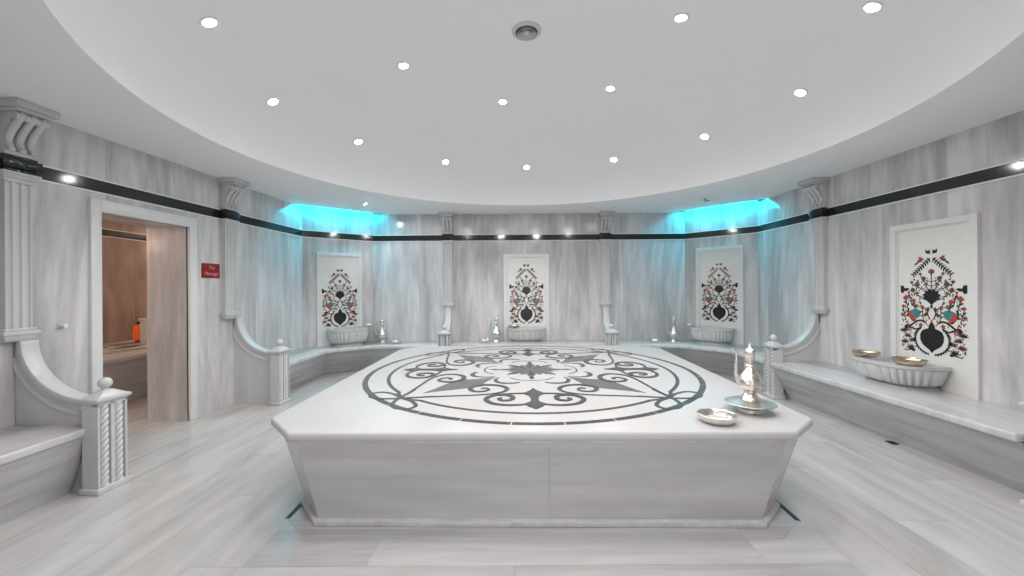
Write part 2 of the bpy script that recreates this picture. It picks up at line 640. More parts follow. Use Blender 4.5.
outer_meas = [(-161.5, 'beside the upper left edge'), (173, 'second from the upper left'),
              (146.5, 'third from the upper left'),
              (117.5, 'above the left pillar of the back wall'), (89.2, 'above the centre back panel'),
              (59.5, 'above the right pillar of the back wall'), (31, 'toward the right corner cove'),
              (4.4, 'above the right far bench'), (-21, 'at the upper right edge')]
spots = []
for a, l in outer_meas:
    spots.append((a, {-161.5: 2.38, -21: 2.35}.get(a, 2.49), 'bright round downlight in the dome outer ring, ' + l))
for a, l in ((-48, 'right of the entrance'), (-75, 'just right above the entrance'), (-103, 'just left above the entrance'), (-132, 'left of the entrance')):
    spots.append((a, 2.46, 'round downlight in the dome outer ring, ' + l))
for a, r, l in ((166, 1.26, 'left of the air vent'), (105, 1.13, 'just beyond the air vent on the left'),
                (42, 1.18, 'just beyond the air vent on the right'), (-16, 1.2, 'right of the air vent')):
    spots.append((a, r, 'bright round downlight in the dome inner ring, ' + l))
for a, l in ((-76, 'directly toward the entrance'), (-136, 'toward the near left')):
    spots.append((a, 1.2, 'round downlight in the dome inner ring, ' + l))
proto = None
for a, r, l in spots:
    x, y = 0.2 + r * math.cos(math.radians(a)), 3.42 + r * math.sin(math.radians(a))
    loc = (x, y, dome_z(x, y) - 0.006)
    # tilt the lamp with the dome surface
    if proto is None:
        proto = downlight_proto(loc, l, SPOT_W)
        o = proto
    else:
        o = dup(proto, loc, 0, l, DLG)
    rr = math.hypot(x - DC[0], y - DC[1])
    slope = math.atan(DHT * rr / DR / DR / math.sqrt(1 - (rr / DR) ** 2))
    ax = Vector((-(y - DC[1]), (x - DC[0]), 0)).normalized()
    o.rotation_mode = 'QUATERNION'
    from mathutils import Quaternion
    o.rotation_quaternion = Quaternion(ax, slope)
o = dup(proto, (-2.32, 6.2, H - 0.002), 0, 'small round downlight in the flat ceiling beside the back left cyan cove', DLG, scale=(0.8, 0.8, 0.8))
o.rotation_mode = 'XYZ'

# air vent in the dome
vx, vy = 0.14, 3.36
t = thing('air_vent', 'round white ceiling air vent with concentric rings', 'vent', (vx, vy, dome_z(vx, vy) - 0.002))
t.scale = (0.78, 0.78, 0.8)
obj('back_plate', MB().lathe([(0.0, -0.004), (0.125, -0.004), (0.125, 0.0)], 40), M['vent_dark'], t, smooth=True)
obj('outer_ring', MB().lathe([(0.118, 0.0), (0.118, -0.018), (0.13, -0.03), (0.16, -0.012), (0.165, 0.0)], 40, caps=False), M['vent_white'], t, smooth=True)
for r in (0.098, 0.073, 0.048):
    obj('cone_ring', MB().lathe([(r - 0.016, -0.012), (r - 0.012, -0.012), (r + 0.004, -0.034), (r, -0.036), (r - 0.016, -0.012)], 36, caps=False), M['vent_white'], t, smooth=True)
obj('centre_disc', MB().lathe([(0.0, -0.036), (0.024, -0.034), (0.03, -0.02), (0.02, -0.006), (0.0, -0.004)], 30), M['vent_white'], t, smooth=True)
# small sensor on the flat ceiling near the right cove
t = thing('ceiling_sensor', 'small dark hook shaped sensor on the ceiling near the right cove', 'sensor', (2.98, 6.0, H))
obj('base', MB().lathe([(0.02, -0.006), (0.02, 0.0)], 16), M['dark_metal'], t)
obj('arm', MB().tube([(0, 0, -0.004), (0, 0, -0.03), (-0.005, 0, -0.04), (0.07, 0, -0.028)], 0.006), M['dark_metal'], t, smooth=True)


# ---------------------------------------------------------------- pilasters
def pilaster(label, loc, rotz):
    t = thing('pilaster', label, 'pilaster', (loc[0], loc[1], 1.08), rotz, 'fluted wall pilasters')
    z = lambda v: v - 1.08
    # fluted shaft
    w = 0.075
    pts = [(-w, 0.0), (-w, 0.055)]
    nf = 3
    fw = 2 * w / (nf + 0.001)
    for k in range(nf):
        x0 = -w + fw * k + 0.010
        x1 = -w + fw * (k + 1) - 0.010
        pts.append((x0, 0.055))
        for s in range(1, 6):
            a = PI * s / 6
            xm, r = (x0 + x1) / 2, (x1 - x0) / 2
            pts.append((xm - r * math.cos(a), 0.055 - 0.014 * math.sin(a)))
        pts.append((x1, 0.055))
    pts += [(w, 0.055), (w, 0.0)]
    obj('shaft', MB().prism(pts, z(1.16), z(2.25)), M['carved'], t)
    f = MB()
    f.box(-0.105, 0.105, 0, 0.085, z(1.125), z(1.155))
    f.prism([(-0.08, 0), (0.08, 0), (0.08, 0.06), (-0.08, 0.06)], z(1.08), z(1.125), top=[(-0.10, 0), (0.10, 0), (0.10, 0.08), (-0.10, 0.08)])
    f.box(-0.09, 0.09, 0, 0.07, z(1.155), z(1.175))
    obj('base_ledge', f, M['carved'], t, bevel=0.005)
    f = MB()
    f.box(-0.085, 0.085, 0, 0.065, z(2.23), z(2.255))
    f.prism([(-0.085, 0), (0.085, 0), (0.085, 0.065), (-0.085, 0.065)], z(2.255), z(2.285), top=[(-0.105, 0), (0.105, 0), (0.105, 0.09), (-0.105, 0.09)])
    f.box(-0.11, 0.11, 0, 0.095, z(2.285), z(2.302))
    obj('capital', f, M['carved'], t, bevel=0.004)
    f = MB()
    f.box(-0.095, 0.095, 0, 0.075, z(2.302), z(2.33))
    f.box(-0.11, 0.11, 0, 0.10, z(2.33), z(2.40))
    f.box(-0.095, 0.095, 0, 0.08, z(2.40), z(2.42))
    obj('black_block', f, M['black_marble'], t, bevel=0.003)
    # corbel
    prof = [(0.055, 2.45), (0.066, 2.46), (0.058, 2.49), (0.052, 2.52), (0.056, 2.56), (0.075, 2.60), (0.10, 2.63), (0.115, 2.66), (0.12, 2.69), (0.12, 2.715)]
    body = [(0, z(2.42)), (0.07, z(2.42)), (0.075, z(2.45))] + [(y, z(q)) for y, q in prof[1:]] + [(0, z(2.715))]
    c = obj('corbel', MB().extr(body, 'x', -0.085, 0.085), M['carved'], t, bevel=0.003)
    for xr in (-0.062, 0.0, 0.062):
        path = [(xr, y + 0.012, z(q)) for y, q in prof]
        # S-shaped rib swept as a rounded bar, thicker to the top
        path = []
        for s in range(25):
            u = s / 24
            zz = 2.455 + 0.245 * u
            yy = 0.062 + 0.13 * max(0.0, (u - 0.28) / 0.72) ** 1.5 + (0.035 * (1 - u / 0.28) ** 2 if u < 0.28 else 0)
            path.append((xr, yy, z(zz)))
        obj('scroll_rib', MB().tube(path, [0.018 + 0.006 * math.sin(PI * s / 24) for s in range(25)], 12), M['carved'], c, smooth=True)
    f = MB().tube([(-0.095, 0.155, z(2.685)), (0.095, 0.155, z(2.685))], 0.028, 18)
    obj('volute', f, M['carved'], c, smooth=True)
    f = MB()
    f.box(-0.105, 0.105, 0, 0.2, z(2.715), z(2.74))
    f.box(-0.125, 0.125, 0, 0.225, z(2.74), z(2.788))
    obj('corbel_cap', f, M['carved'], t, bevel=0.005)
    return t


def rot_of(n):
    return math.atan2(n[1], n[0]) - PI / 2


nl = inward(L0, L1)
RL = rot_of(nl)
RB = rot_of((0, -1))
RR = rot_of((-1, 0))
YLN, YLF, YRF, YRN = 2.84, 4.82, 4.97, 2.50
XBL, XBR = -1.16, 1.70
p0 = pilaster('fluted pale marble pilaster at the near left edge beside the doorway, largest of the pilasters', (LX(YLN), YLN), RL)
dup(p0, (LX(YLF), YLF, 1.08), RL, 'fluted pale marble pilaster on the left wall between red sign and cyan cove')
dup(p0, (3.965, YRF, 1.08), RR, 'fluted pale marble pilaster on the right wall above the curved divider')
dup(p0, (XBL, 7.14, 1.08), RB, 'slim pale pilaster on the back wall, left of the centre mosaic panel')
dup(p0, (XBR, 7.14, 1.08), RB, 'slim pale pilaster on the back wall, right of the centre mosaic panel')


# ---------------------------------------------------------------- curved dividers with newel posts
def twist_bm(r0, z0, z1, cx, cy, n=3, turns=13, hand=1):
    mb = MB()
    seg, rows = 30, 130
    vs, fs = [], []
    for k in range(rows + 1):
        z = z0 + (z1 - z0) * k / rows
        ph = hand * 2 * PI * turns * k / rows
        for i in range(seg):
            a = 2 * PI * i / seg
            r = r0 * (0.66 + 0.36 * abs(math.cos(n * (a - ph / n) / 2)))
            vs.append((cx + r * math.cos(a), cy + r * math.sin(a), z))
    for k in range(rows):
        for i in range(seg):
            j = (i + 1) % seg
            fs.append((k * seg + i, k * seg + j, (k + 1) * seg + j, (k + 1) * seg + i))
    fs.append(tuple(range(seg))[::-1])
    fs.append(tuple(rows * seg + i for i in range(seg)))
    return mb.add(vs, fs)


def divider(label, loc, rotz, L, grp='curved marble bench dividers'):
    t = thing('bench_divider', label, 'divider', (loc[0], loc[1], 0), rotz, grp)
    hw = 0.036

    def arc(off, n=20):
        pts = []
        a, b = L - 0.05 - off, 0.44 - off * 0.2
        for s in range(n + 1):
            th = PI / 2 * s / n
            pts.append((L - (L - 0.05 + off) * math.cos(th) if False else L - (L - 0.05) * math.cos(th) - off * math.cos(th), 1.08 - 0.44 * math.sin(th) - off * math.sin(th)))
        return pts
    top = arc(0.0)
    poly = [(0, 0.0), (0.0, 1.08)] + top + [(L, 0.0)]
    # side panel as strips so the concave outline fills cleanly
    f = MB()
    cols = [(0.0, 1.08)] + top
    vs, fs = [], []
    for y, zz in cols:
        vs += [(-hw, y, 0.0), (hw, y, 0.0), (hw, y, zz), (-hw, y, zz)]
    for i in range(len(cols) - 1):
        a, b = 4 * i, 4 * (i + 1)
        fs += [(a + 1, b + 1, b + 2, a + 2), (a, a + 3, b + 3, b), (a + 2, b + 2, b + 3, a + 3), (a, b, b + 1, a + 1)]
    fs += [(0, 1, 2, 3), (len(vs) - 4, len(vs) - 1, len(vs) - 2, len(vs) - 3)]
    f.add(vs, fs)
    obj('side_panel', f, M['carved'], t)

    def ribstrip(off0, off1, w):
        A, B = arc(off0), arc(off1)
        vs, fs = [], []
        for (y0, z0), (y1, z1) in zip(A, B):
            vs += [(-w, max(y0, 0.0), z0), (w, max(y0, 0.0), z0), (w, max(y1, 0.0), z1), (-w, max(y1, 0.0), z1)]
        for i in range(len(A) - 1):
            a, b = 4 * i, 4 * (i + 1)
            for k in range(4):
                fs.append((a + k, a + (k + 1) % 4, b + (k + 1) % 4, b + k))
        fs += [(0, 1, 2, 3), (len(vs) - 4, len(vs) - 1, len(vs) - 2, len(vs) - 3)]
        return MB().add(vs, fs)
    obj('curved_rail', ribstrip(-0.018, 0.022, 0.054), M['carved'], t, bevel=0.006)
    obj('curved_rail', ribstrip(0.075, 0.10, 0.050), M['carved'], t, bevel=0.004)
    obj('base_moulding', MB().box(-hw - 0.012, hw + 0.012, 0.0, L, 0.0, 0.03), M['carved'], t)
    # newel post
    q = L + 0.06
    f = MB()
    f.box(-0.1, 0.1, q - 0.06, q + 0.012, 0.04, 0.64)
    for xs in (-0.093, 0.0, 0.093):
        hw2 = 0.007 if xs else 0.012
        f.box(xs - hw2, xs + hw2, q + 0.012, q + 0.06, 0.04, 0.64)
    f.box(-0.1, 0.1, q + 0.012, q + 0.06, 0.622, 0.64)
    p = obj('newel_post', f, M['carved'], t)
    obj('plinth', MB().box(-0.115, 0.115, q - 0.075, q + 0.08, 0.0, 0.04), M['carved'], p, bevel=0.006)
    obj('twisted_column', twist_bm(0.034, 0.04, 0.622, -0.049, q + 0.032, hand=1), M['carved'], p, smooth=True, angle=70)
    obj('twisted_column', twist_bm(0.034, 0.04, 0.622, 0.049, q + 0.032, hand=1), M['carved'], p, smooth=True, angle=70)
    f = MB()
    f.box(-0.108, 0.108, q - 0.068, q + 0.068, 0.640, 0.652)
    f.box(-0.118, 0.118, q - 0.072, q + 0.078, 0.652, 0.676)
    f.prism([(-0.105, q - 0.065), (0.105, q - 0.065), (0.105, q + 0.07), (-0.105, q + 0.07)], 0.676, 0.722,
            top=[(-0.03, q - 0.028), (0.03, q - 0.028), (0.03, q + 0.028), (-0.03, q + 0.028)])
    obj('post_cap', f, M['carved'], p, bevel=0.004)
    ball = [(0.024, 0.715), (0.02, 0.728)] + [(0.041 * math.sin(PI * s / 12), 0.768 - 0.041 * math.cos(PI * s / 12)) for s in range(2, 13)]
    obj('ball_finial', MB().lathe(ball, 24, 0, q), M['carved'], p, smooth=True)
    return t


divider('large curved marble divider with twisted column post at the near left beside the doorway', (LX(YLN + 0.05), YLN + 0.05), RL, 0.595)
divider('curved marble divider with ball topped post on the left wall, beyond the doorway', (LX(4.97), 4.97), RL, 0.52)
divider('curved marble divider with ball topped post on the right wall, beyond the silver ewer', (3.965, 5.07), RR, 0.515)
divider('marble divider with square post at the right photo edge, mostly cut off', (3.965, 2.44), RR, 0.515)
divider('small curved divider against the back wall, left of the centre basin', (XBL, 7.14), RB, 0.40)
divider('small curved divider against the back wall, right of the centre basin', (XBR, 7.14), RB, 0.40)


# ---------------------------------------------------------------- benches
def bench(label, wallpts, nose, base):
    """wallpts run along the wall, nose and base run back the other way (open fronts)"""
    c = (sum(p[0] for p in wallpts) / len(wallpts), sum(p[1] for p in wallpts) / len(wallpts))
    t = thing('bench', label, 'bench', (c[0], c[1], 0), 0, 'marble wall benches')

    def loc(pts):
        return [(x - c[0], y - c[1]) for x, y in pts]
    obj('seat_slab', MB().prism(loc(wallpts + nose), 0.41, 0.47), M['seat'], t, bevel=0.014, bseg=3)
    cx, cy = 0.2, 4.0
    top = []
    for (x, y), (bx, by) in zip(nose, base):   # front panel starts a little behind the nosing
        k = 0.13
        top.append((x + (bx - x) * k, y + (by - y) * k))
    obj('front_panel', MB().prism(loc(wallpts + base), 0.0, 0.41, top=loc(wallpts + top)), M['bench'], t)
    return t


XA, XB_ = XBL, XBR
bench('pale marble corner bench under the left niche mosaic, left of the back divider',
      [(LX(5.008), 5.008), L1, L2, (XA - 0.05, 7.14)],
      [(XA - 0.05, 6.75), (XA - 0.105, 6.75), (XA - 0.105, 6.63), (-2.40, 6.62), (-2.95, 6.2), (-2.95, 5.075), (-3.04, 5.075), (-3.04, 5.008)],
      [(XA - 0.05, 6.95), (XA - 0.105, 6.95), (XA - 0.105, 6.92), (-2.66, 6.91), (-3.17, 6.52), (-3.21, 5.075), (-3.24, 5.075), (-3.24, 5.008)])
bench('pale marble bench along the middle of the back wall behind the platform',
      [(XA + 0.05, 7.14), (XB_ - 0.05, 7.14)],
      [(XB_ - 0.05, 6.75), (XB_ - 0.105, 6.75), (XB_ - 0.105, 6.63), (XA + 0.105, 6.63), (XA + 0.105, 6.75), (XA + 0.05, 6.75)],
      [(XB_ - 0.05, 6.95), (XB_ - 0.105, 6.95), (XB_ - 0.105, 6.92), (XA + 0.105, 6.92), (XA + 0.105, 6.95), (XA + 0.05, 6.95)])
bench('blue tinted marble corner bench under the right niche mosaic',
      [(XB_ + 0.05, 7.14), R2, R1, (3.965, 5.108)],
      [(3.455, 5.108), (3.455, 5.175), (3.31, 5.175), (3.31, 5.96), (2.78, 6.52), (XB_ + 0.105, 6.63), (XB_ + 0.105, 6.75), (XB_ + 0.05, 6.75)],
      [(3.62, 5.108), (3.60, 5.175), (3.58, 5.175), (3.58, 6.25), (2.98, 6.88), (XB_ + 0.105, 6.92), (XB_ + 0.105, 6.95), (XB_ + 0.05, 6.95)])
bench('long marble bench along the right wall under the large mosaic',
      [(3.965, 5.032), (3.965, 2.49)],
      [(3.455, 2.49), (3.455, 2.545), (3.28, 2.545), (3.28, 4.965), (3.455, 4.965), (3.455, 5.032)],
      [(3.60, 2.49), (3.55, 2.545), (3.53, 2.545), (3.53, 4.965), (3.55, 4.965), (3.60, 5.032)])
bench('marble bench at the near left edge, in front of the large divider',
      [(LX(1.3), 1.3), (LX(2.84), 2.84)],
      [(-3.05, 2.84), (-3.05, 2.785), (-3.02, 2.785), (-3.05, 1.3)], [(-3.20, 2.84), (-3.19, 2.785), (-3.17, 2.785), (-3.19, 1.3)])

# ---------------------------------------------------------------- central platform
CX, CY = 0.22, 4.01
slab = [(-1.33, 2.29), (1.65, 2.26), (1.92, 2.49), (2.03, 5.35), (1.80, 5.62), (-1.35, 5.68), (-1.56, 5.38), (-1.60, 2.57)]
slab = [(x - CX, y - CY) for x, y in slab]


def inset(poly, d):
    out = []
    n = len(poly)
    for i in range(n):
        p0, p1, p2 = Vector(poly[i - 1]), Vector(poly[i]), Vector(poly[(i + 1) % n])
        d1, d2 = (p1 - p0).normalized(), (p2 - p1).normalized()
        n1, n2 = Vector((-d1.y, d1.x)), Vector((-d2.y, d2.x))
        k = (n1 + n2) / (1 + n1.dot(n2))
        out.append(tuple(p1 + k * d))
    return out


t = thing('marble_platform', 'large white octagonal heated stone platform with dark scroll inlay in the centre', 'platform', (CX, CY, 0))
PLAT = t
obj('top_slab', MB().prism(slab, 0.545, 0.60), M['stone_top'], t, bevel=0.02, bseg=4)
i1 = inset(slab, 0.045)
obj('upper_moulding', MB().prism(i1, 0.518, 0.545), M['seat'], t, bevel=0.005)
topb = inset(slab, 0.06)
botb = [(-1.20, 2.40), (1.50, 2.355), (1.70, 2.54), (1.86, 5.30), (1.68, 5.47), (-1.24, 5.52), (-1.41, 5.32), (-1.41, 2.64)]
botb = [(x - CX, y - CY) for x, y in botb]
nb = len(topb)
fb = MB()


def lerp_poly(a, b, k):
    return [(x + (u - x) * k, y + (v - y) * k) for (x, y), (u, v) in zip(a, b)]


fb.prism(botb, 0.035, 0.518, top=topb)
obj('body', fb, M['stone_side'], t)
obj('plinth', MB().prism(inset(botb, -0.03), 0.0, 0.035), M['seat'], t, bevel=0.006)
# pale joint in the middle of the front face
vj = MB()
vj.prism([(0.0, 2.375 - CY - 0.003), (0.004, 2.375 - CY - 0.003), (0.004, 2.40 - CY), (0.0, 2.40 - CY)], 0.035, 0.518,
         top=[(0.0, 2.331 - CY - 0.003), (0.004, 2.331 - CY - 0.003), (0.004, 2.38 - CY), (0.0, 2.38 - CY)])
ZI = 0.6


def ribbon(mb, pts, w, z=ZI, h=0.0012, closed=False, taper=None):
    """flat stroke along pts; w width or list of widths"""
    n = len(pts)
    ws = w if isinstance(w, list) else [w] * n
    P = [Vector(p) for p in pts]
    L_, R_ = [], []
    for i in range(n):
        if closed:
            d = P[(i + 1) % n] - P[i - 1]
        else:
            d = P[min(i + 1, n - 1)] - P[max(i - 1, 0)]
        d.normalize()
        nn = Vector((-d.y, d.x)) * ws[i] / 2
        L_.append(P[i] + nn)
        R_.append(P[i] - nn)
    H_ = [z + h + 0.000012 * i for i in range(n)]
    vs = [(*p, k) for p, k in zip(L_, H_)] + [(*p, k) for p, k in zip(R_, H_)] + [(*p, z - 0.002) for p in L_] + [(*p, z - 0.002) for p in R_]
    fs = []
    for i in range(n if closed else n - 1):
        j = (i + 1) % n
        fs += [(i, j, n + j, n + i), (2 * n + i, 3 * n + i, 3 * n + j, 2 * n + j), (i, 2 * n + i, 2 * n + j, j), (n + i, n + j, 3 * n + j, 3 * n + i)]
    mb.add(vs, fs)


def spline(pts, n=8):
    out = []
    P = [Vector(p) for p in pts]
    P = [2 * P[0] - P[1]] + P + [2 * P[-1] - P[-2]]
    for i in range(1, len(P) - 2):
        for s in range(n):
            u = s / n
            p = 0.5 * ((2 * P[i]) + (-P[i - 1] + P[i + 1]) * u + (2 * P[i - 1] - 5 * P[i] + 4 * P[i + 1] - P[i + 2]) * u * u + (-P[i - 1] + 3 * P[i] - 3 * P[i + 1] + P[i + 2]) * u ** 3)
            out.append(tuple(p))
    out.append(tuple(P[-2]))
    return out


def sym8(pts):
    """front-side (−y) coordinates to all four sides with mirror"""
    for k in range(4):
        c, s = round(math.cos(k * PI / 2)), round(math.sin(k * PI / 2))
        for m in (1, -1):
            yield [(c * (m * x) - s * y, s * (m * x) + c * y) for x, y in pts], m


# outer ring in cut segments, thin inner hairline
g = MB()
RO = 1.573
nseg = 30
for i in range(nseg):
    a0 = 2 * PI * i / nseg + 0.0025
    a1 = 2 * PI * (i + 1) / nseg - 0.0025
    pts = [(RO * math.cos(a0 + (a1 - a0) * s / 6), RO * math.sin(a0 + (a1 - a0) * s / 6)) for s in range(7)]
    ribbon(g, pts, 0.048)
obj('outer_ring_inlay', g, M['inlay_dark'], t)
g = MB()
RI = 1.375
for k in range(4):
    ca = -PI / 2 + k * PI / 2
    pts = [(RI * math.cos(ca + d), RI * math.sin(ca + d)) for d in [math.radians(-38 + 76 * s / 40) for s in range(41)]]
    ribbon(g, pts, 0.032, h=0.0016)
obj('inner_ring_inlay', g, M['inlay_dark'], t)
# corner loops where inner ring crosses itself
g = MB()
C = (-1.0, -1.0)
loop = spline([(RI * math.cos(math.radians(-128)), RI * math.sin(math.radians(-128))), (-0.93, -1.04), C, (-1.10, -0.90), (-1.22, -0.86), (-1.27, -0.92),
               (-1.24, -0.99), (-1.14, -1.04), C, (-0.98, -0.9), (-0.965, -0.78)])
loop = spline([(-0.84, -1.085), (-0.93, -1.055), (-1.02, -1.0), (-1.10, -0.91), (-1.21, -0.85), (-1.28, -0.89), (-1.26, -0.98), (-1.17, -1.03), (-1.03, -1.03), (-0.9, -1.0), (-0.78, -0.975)])
for pts, m in sym8(loop):
    g = MB()
    ribbon(g, pts, 0.030, h=0.0024 + (0.0004 if m == 1 else 0))
    obj('corner_loop_inlay', g, M['inlay_dark'], t)
# ogee strands from the corner crossing to each side motif
g = MB()
og = spline([(-1.02, -1.02), (-0.9, -1.0), (-0.65, -0.965), (-0.45, -0.94), (-0.32, -0.9), (-0.24, -0.84), (-0.215, -0.75), (-0.27, -0.66), (-0.37, -0.625), (-0.47, -0.65),
             (-0.52, -0.73), (-0.49, -0.82), (-0.42, -0.84), (-0.365, -0.79), (-0.39, -0.735), (-0.43, -0.75)])
for pts, m in sym8(og):
    n_ = len(pts)
    ws = [0.022 + 0.022 * math.sin(PI * min(1, max(0, (i / n_ - 0.25) / 0.6))) for i in range(n_)]
    g = MB()
    ribbon(g, pts, ws, h=0.0040 + (0.0003 if m == 1 else 0))
    obj('strand_inlay', g, M['inlay_dark'], t)
g = MB()
sc = spline([(-0.03, -1.16), (-0.10, -1.19), (-0.2, -1.20), (-0.3, -1.165), (-0.36, -1.08), (-0.35, -1.0), (-0.29, -0.945), (-0.21, -0.945), (-0.165, -1.0), (-0.18, -1.07), (-0.235, -1.09),
             (-0.27, -1.05), (-0.25, -1.02)])
for pts, m in sym8(sc):
    n_ = len(pts)
    ws = [0.018 + 0.024 * math.sin(PI * i / n_) for i in range(n_)]
    g = MB()
    ribbon(g, pts, ws, h=0.0055)
    obj('scroll_inlay', g, M['inlay_dark'], t)
cn = spline([(-0.30, -0.93), (-0.15, -0.90), (-0.04, -0.895)])
for pts, m in sym8(cn):
    g = MB()
    ribbon(g, pts, 0.02, h=0.0066)
    obj('strand_inlay', g, M['inlay_dark'], t)


def flat_poly(mb, pts, z=ZI, h=0.0014):
    n = len(pts)
    mb.add([(x, y, z + h) for x, y in pts] + [(x, y, z - 0.002) for x, y in pts],
           [tuple(range(n)), tuple(range(n, 2 * n))[::-1]] + [(i, n + i, n + (i + 1) % n, (i + 1) % n) for i in range(n)])


def rot(pts, a, ox=0, oy=0):
    c, s = math.cos(a), math.sin(a)
    return [(c * x - s * y + ox, s * x + c * y + oy) for x, y in pts]


# palmette on each side
g = MB()
for k in range(4):
    pal = [(0, -0.74), (0.03, -0.82), (0.085, -0.90), (0.045, -0.95), (0.028, -1.02), (0.03, -1.12), (0.075, -1.17), (0.055, -1.22), (0, -1.29),
           (-0.055, -1.22), (-0.075, -1.17), (-0.03, -1.12), (-0.028, -1.02), (-0.045, -0.95), (-0.085, -0.90), (-0.03, -0.82)]
    g = MB()
    flat_poly(g, rot(pal, k * PI / 2), h=0.0072)
    obj('palmette_inlay', g, M['inlay_dark'], t)
# grey arrow leaves on the diagonals
g = MB()
for k in range(4):
    # drawn pointing to -y then turned 45 degrees
    leaf = [(0, -0.46), (0.05, -0.60), (0.10, -0.70), (0.17, -0.76), (0.14, -0.86), (0.11, -0.95), (0.05, -1.10), (0, -1.25),
            (-0.05, -1.10), (-0.11, -0.95), (-0.14, -0.86), (-0.17, -0.76), (-0.10, -0.70), (-0.05, -0.60)]
    g = MB()
    flat_poly(g, rot(leaf, PI / 4 + k * PI / 2))
    obj('leaf_inlay', g, M['inlay_grey'], t)
# rosette: overlapping petals and star
g = MB()
gd = MB()
for k in range(16):
    r1 = 0.34 if k % 2 == 0 else 0.25
    pet = [(0, -0.05), (0.028, -0.12), (0.044, -r1 * 0.68), (0.02, -r1 * 0.9), (0, -r1), (-0.02, -r1 * 0.9), (-0.044, -r1 * 0.68), (-0.028, -0.12)]
    flat_poly(g, rot(pet, k * PI / 8), h=0.0014 + 0.0002 * (k % 2))
for k in range(8):
    g2 = [(0, -0.03), (0.016, -0.12), (0.030, -0.19), (0.012, -0.25), (0, -0.28), (-0.012, -0.25), (-0.030, -0.19), (-0.016, -0.12)]
    flat_poly(gd, rot(g2, k * PI / 4), h=0.0022)
flat_poly(g, [(0.12 * math.cos(2 * PI * i / 20), 0.12 * math.sin(2 * PI * i / 20)) for i in range(20)], h=0.002)
obj('rosette_inlay', g, M['inlay_grey'], t)
obj('rosette_petal_inlay', gd, M['inlay_dark'], t)
g = MB()
for k in range(4):
    cp = spline([(-0.2, -0.36), (-0.12, -0.44), (0, -0.465), (0.12, -0.44), (0.2, -0.36)])
    ribbon(g, rot(cp, k * PI / 2), 0.016)
    st = [(0, -0.30), (0.03, -0.36), (0.012, -0.4), (0, -0.43), (-0.012, -0.4), (-0.03, -0.36)]
    flat_poly(g, rot(st, k * PI / 2))
curl = spline([(-0.30, -0.34), (-0.33, -0.43), (-0.30, -0.53), (-0.22, -0.565), (-0.14, -0.55), (-0.11, -0.52)])
for pts, m in sym8(curl):
    n_ = len(pts)
    ribbon(g, pts, [0.012 + 0.035 * math.sin(PI * i / n_) for i in range(n_)])
obj('curl_inlay', g, M['inlay_dark'], t)

obj('joint_line', vj, M['carved'], t)
for o in t.children:
    if 'inlay' in o.name:      # the whole medallion sits slightly turned on the slab
        o.location = (-0.035, 0, 0)
        o.rotation_euler = (0, 0, -0.018)
        o.scale = (1.012, 1.012, 1)

# drain channel in the floor round the platform
t = thing('drain_channel', 'dark narrow drain channel in the floor around the platform foot', 'drain', (CX, CY, 0))
chn = [(-1.245, 2.285), (1.545, 2.235), (1.752, 2.40), (1.90, 5.36), (1.72, 5.56), (-1.28, 5.61), (-1.47, 5.38), (-1.425, 2.46)]
chn = [(x - CX, y - CY) for x, y in chn]


def ringstrip(poly, w0, w1, z0, z1, idx):
    A, B = inset(poly, w0), inset(poly, w1)
    mb = MB()
    for i in idx:
        j = (i + 1) % len(poly)
        mb.prism([A[i], A[j], B[j], B[i]], z0, z1)
    return mb


obj('side_slot', ringstrip(chn, -0.012, 0.014, 0.0, 0.004, [2, 3, 4, 5, 6]), M['dark_metal'], t)
obj('front_joint', ringstrip(chn, -0.003, 0.003, 0.0, 0.003, [0, 1, 7]), M['bench'], t)
t = thing('floor_drain', 'small black drain hole at the foot of the right bench', 'drain', (3.47, 3.57, 0))
obj('grate', MB().box(-0.03, 0.03, -0.04, 0.04, 0.0, 0.006), M['dark_metal'], t, bevel=0.002)
f = MB()
for k in range(4):
    f.box(-0.025, 0.025, -0.036 + k * 0.02, -0.03 + k * 0.02, 0.006, 0.009)
obj('slat', f, M['dark_metal'], t)


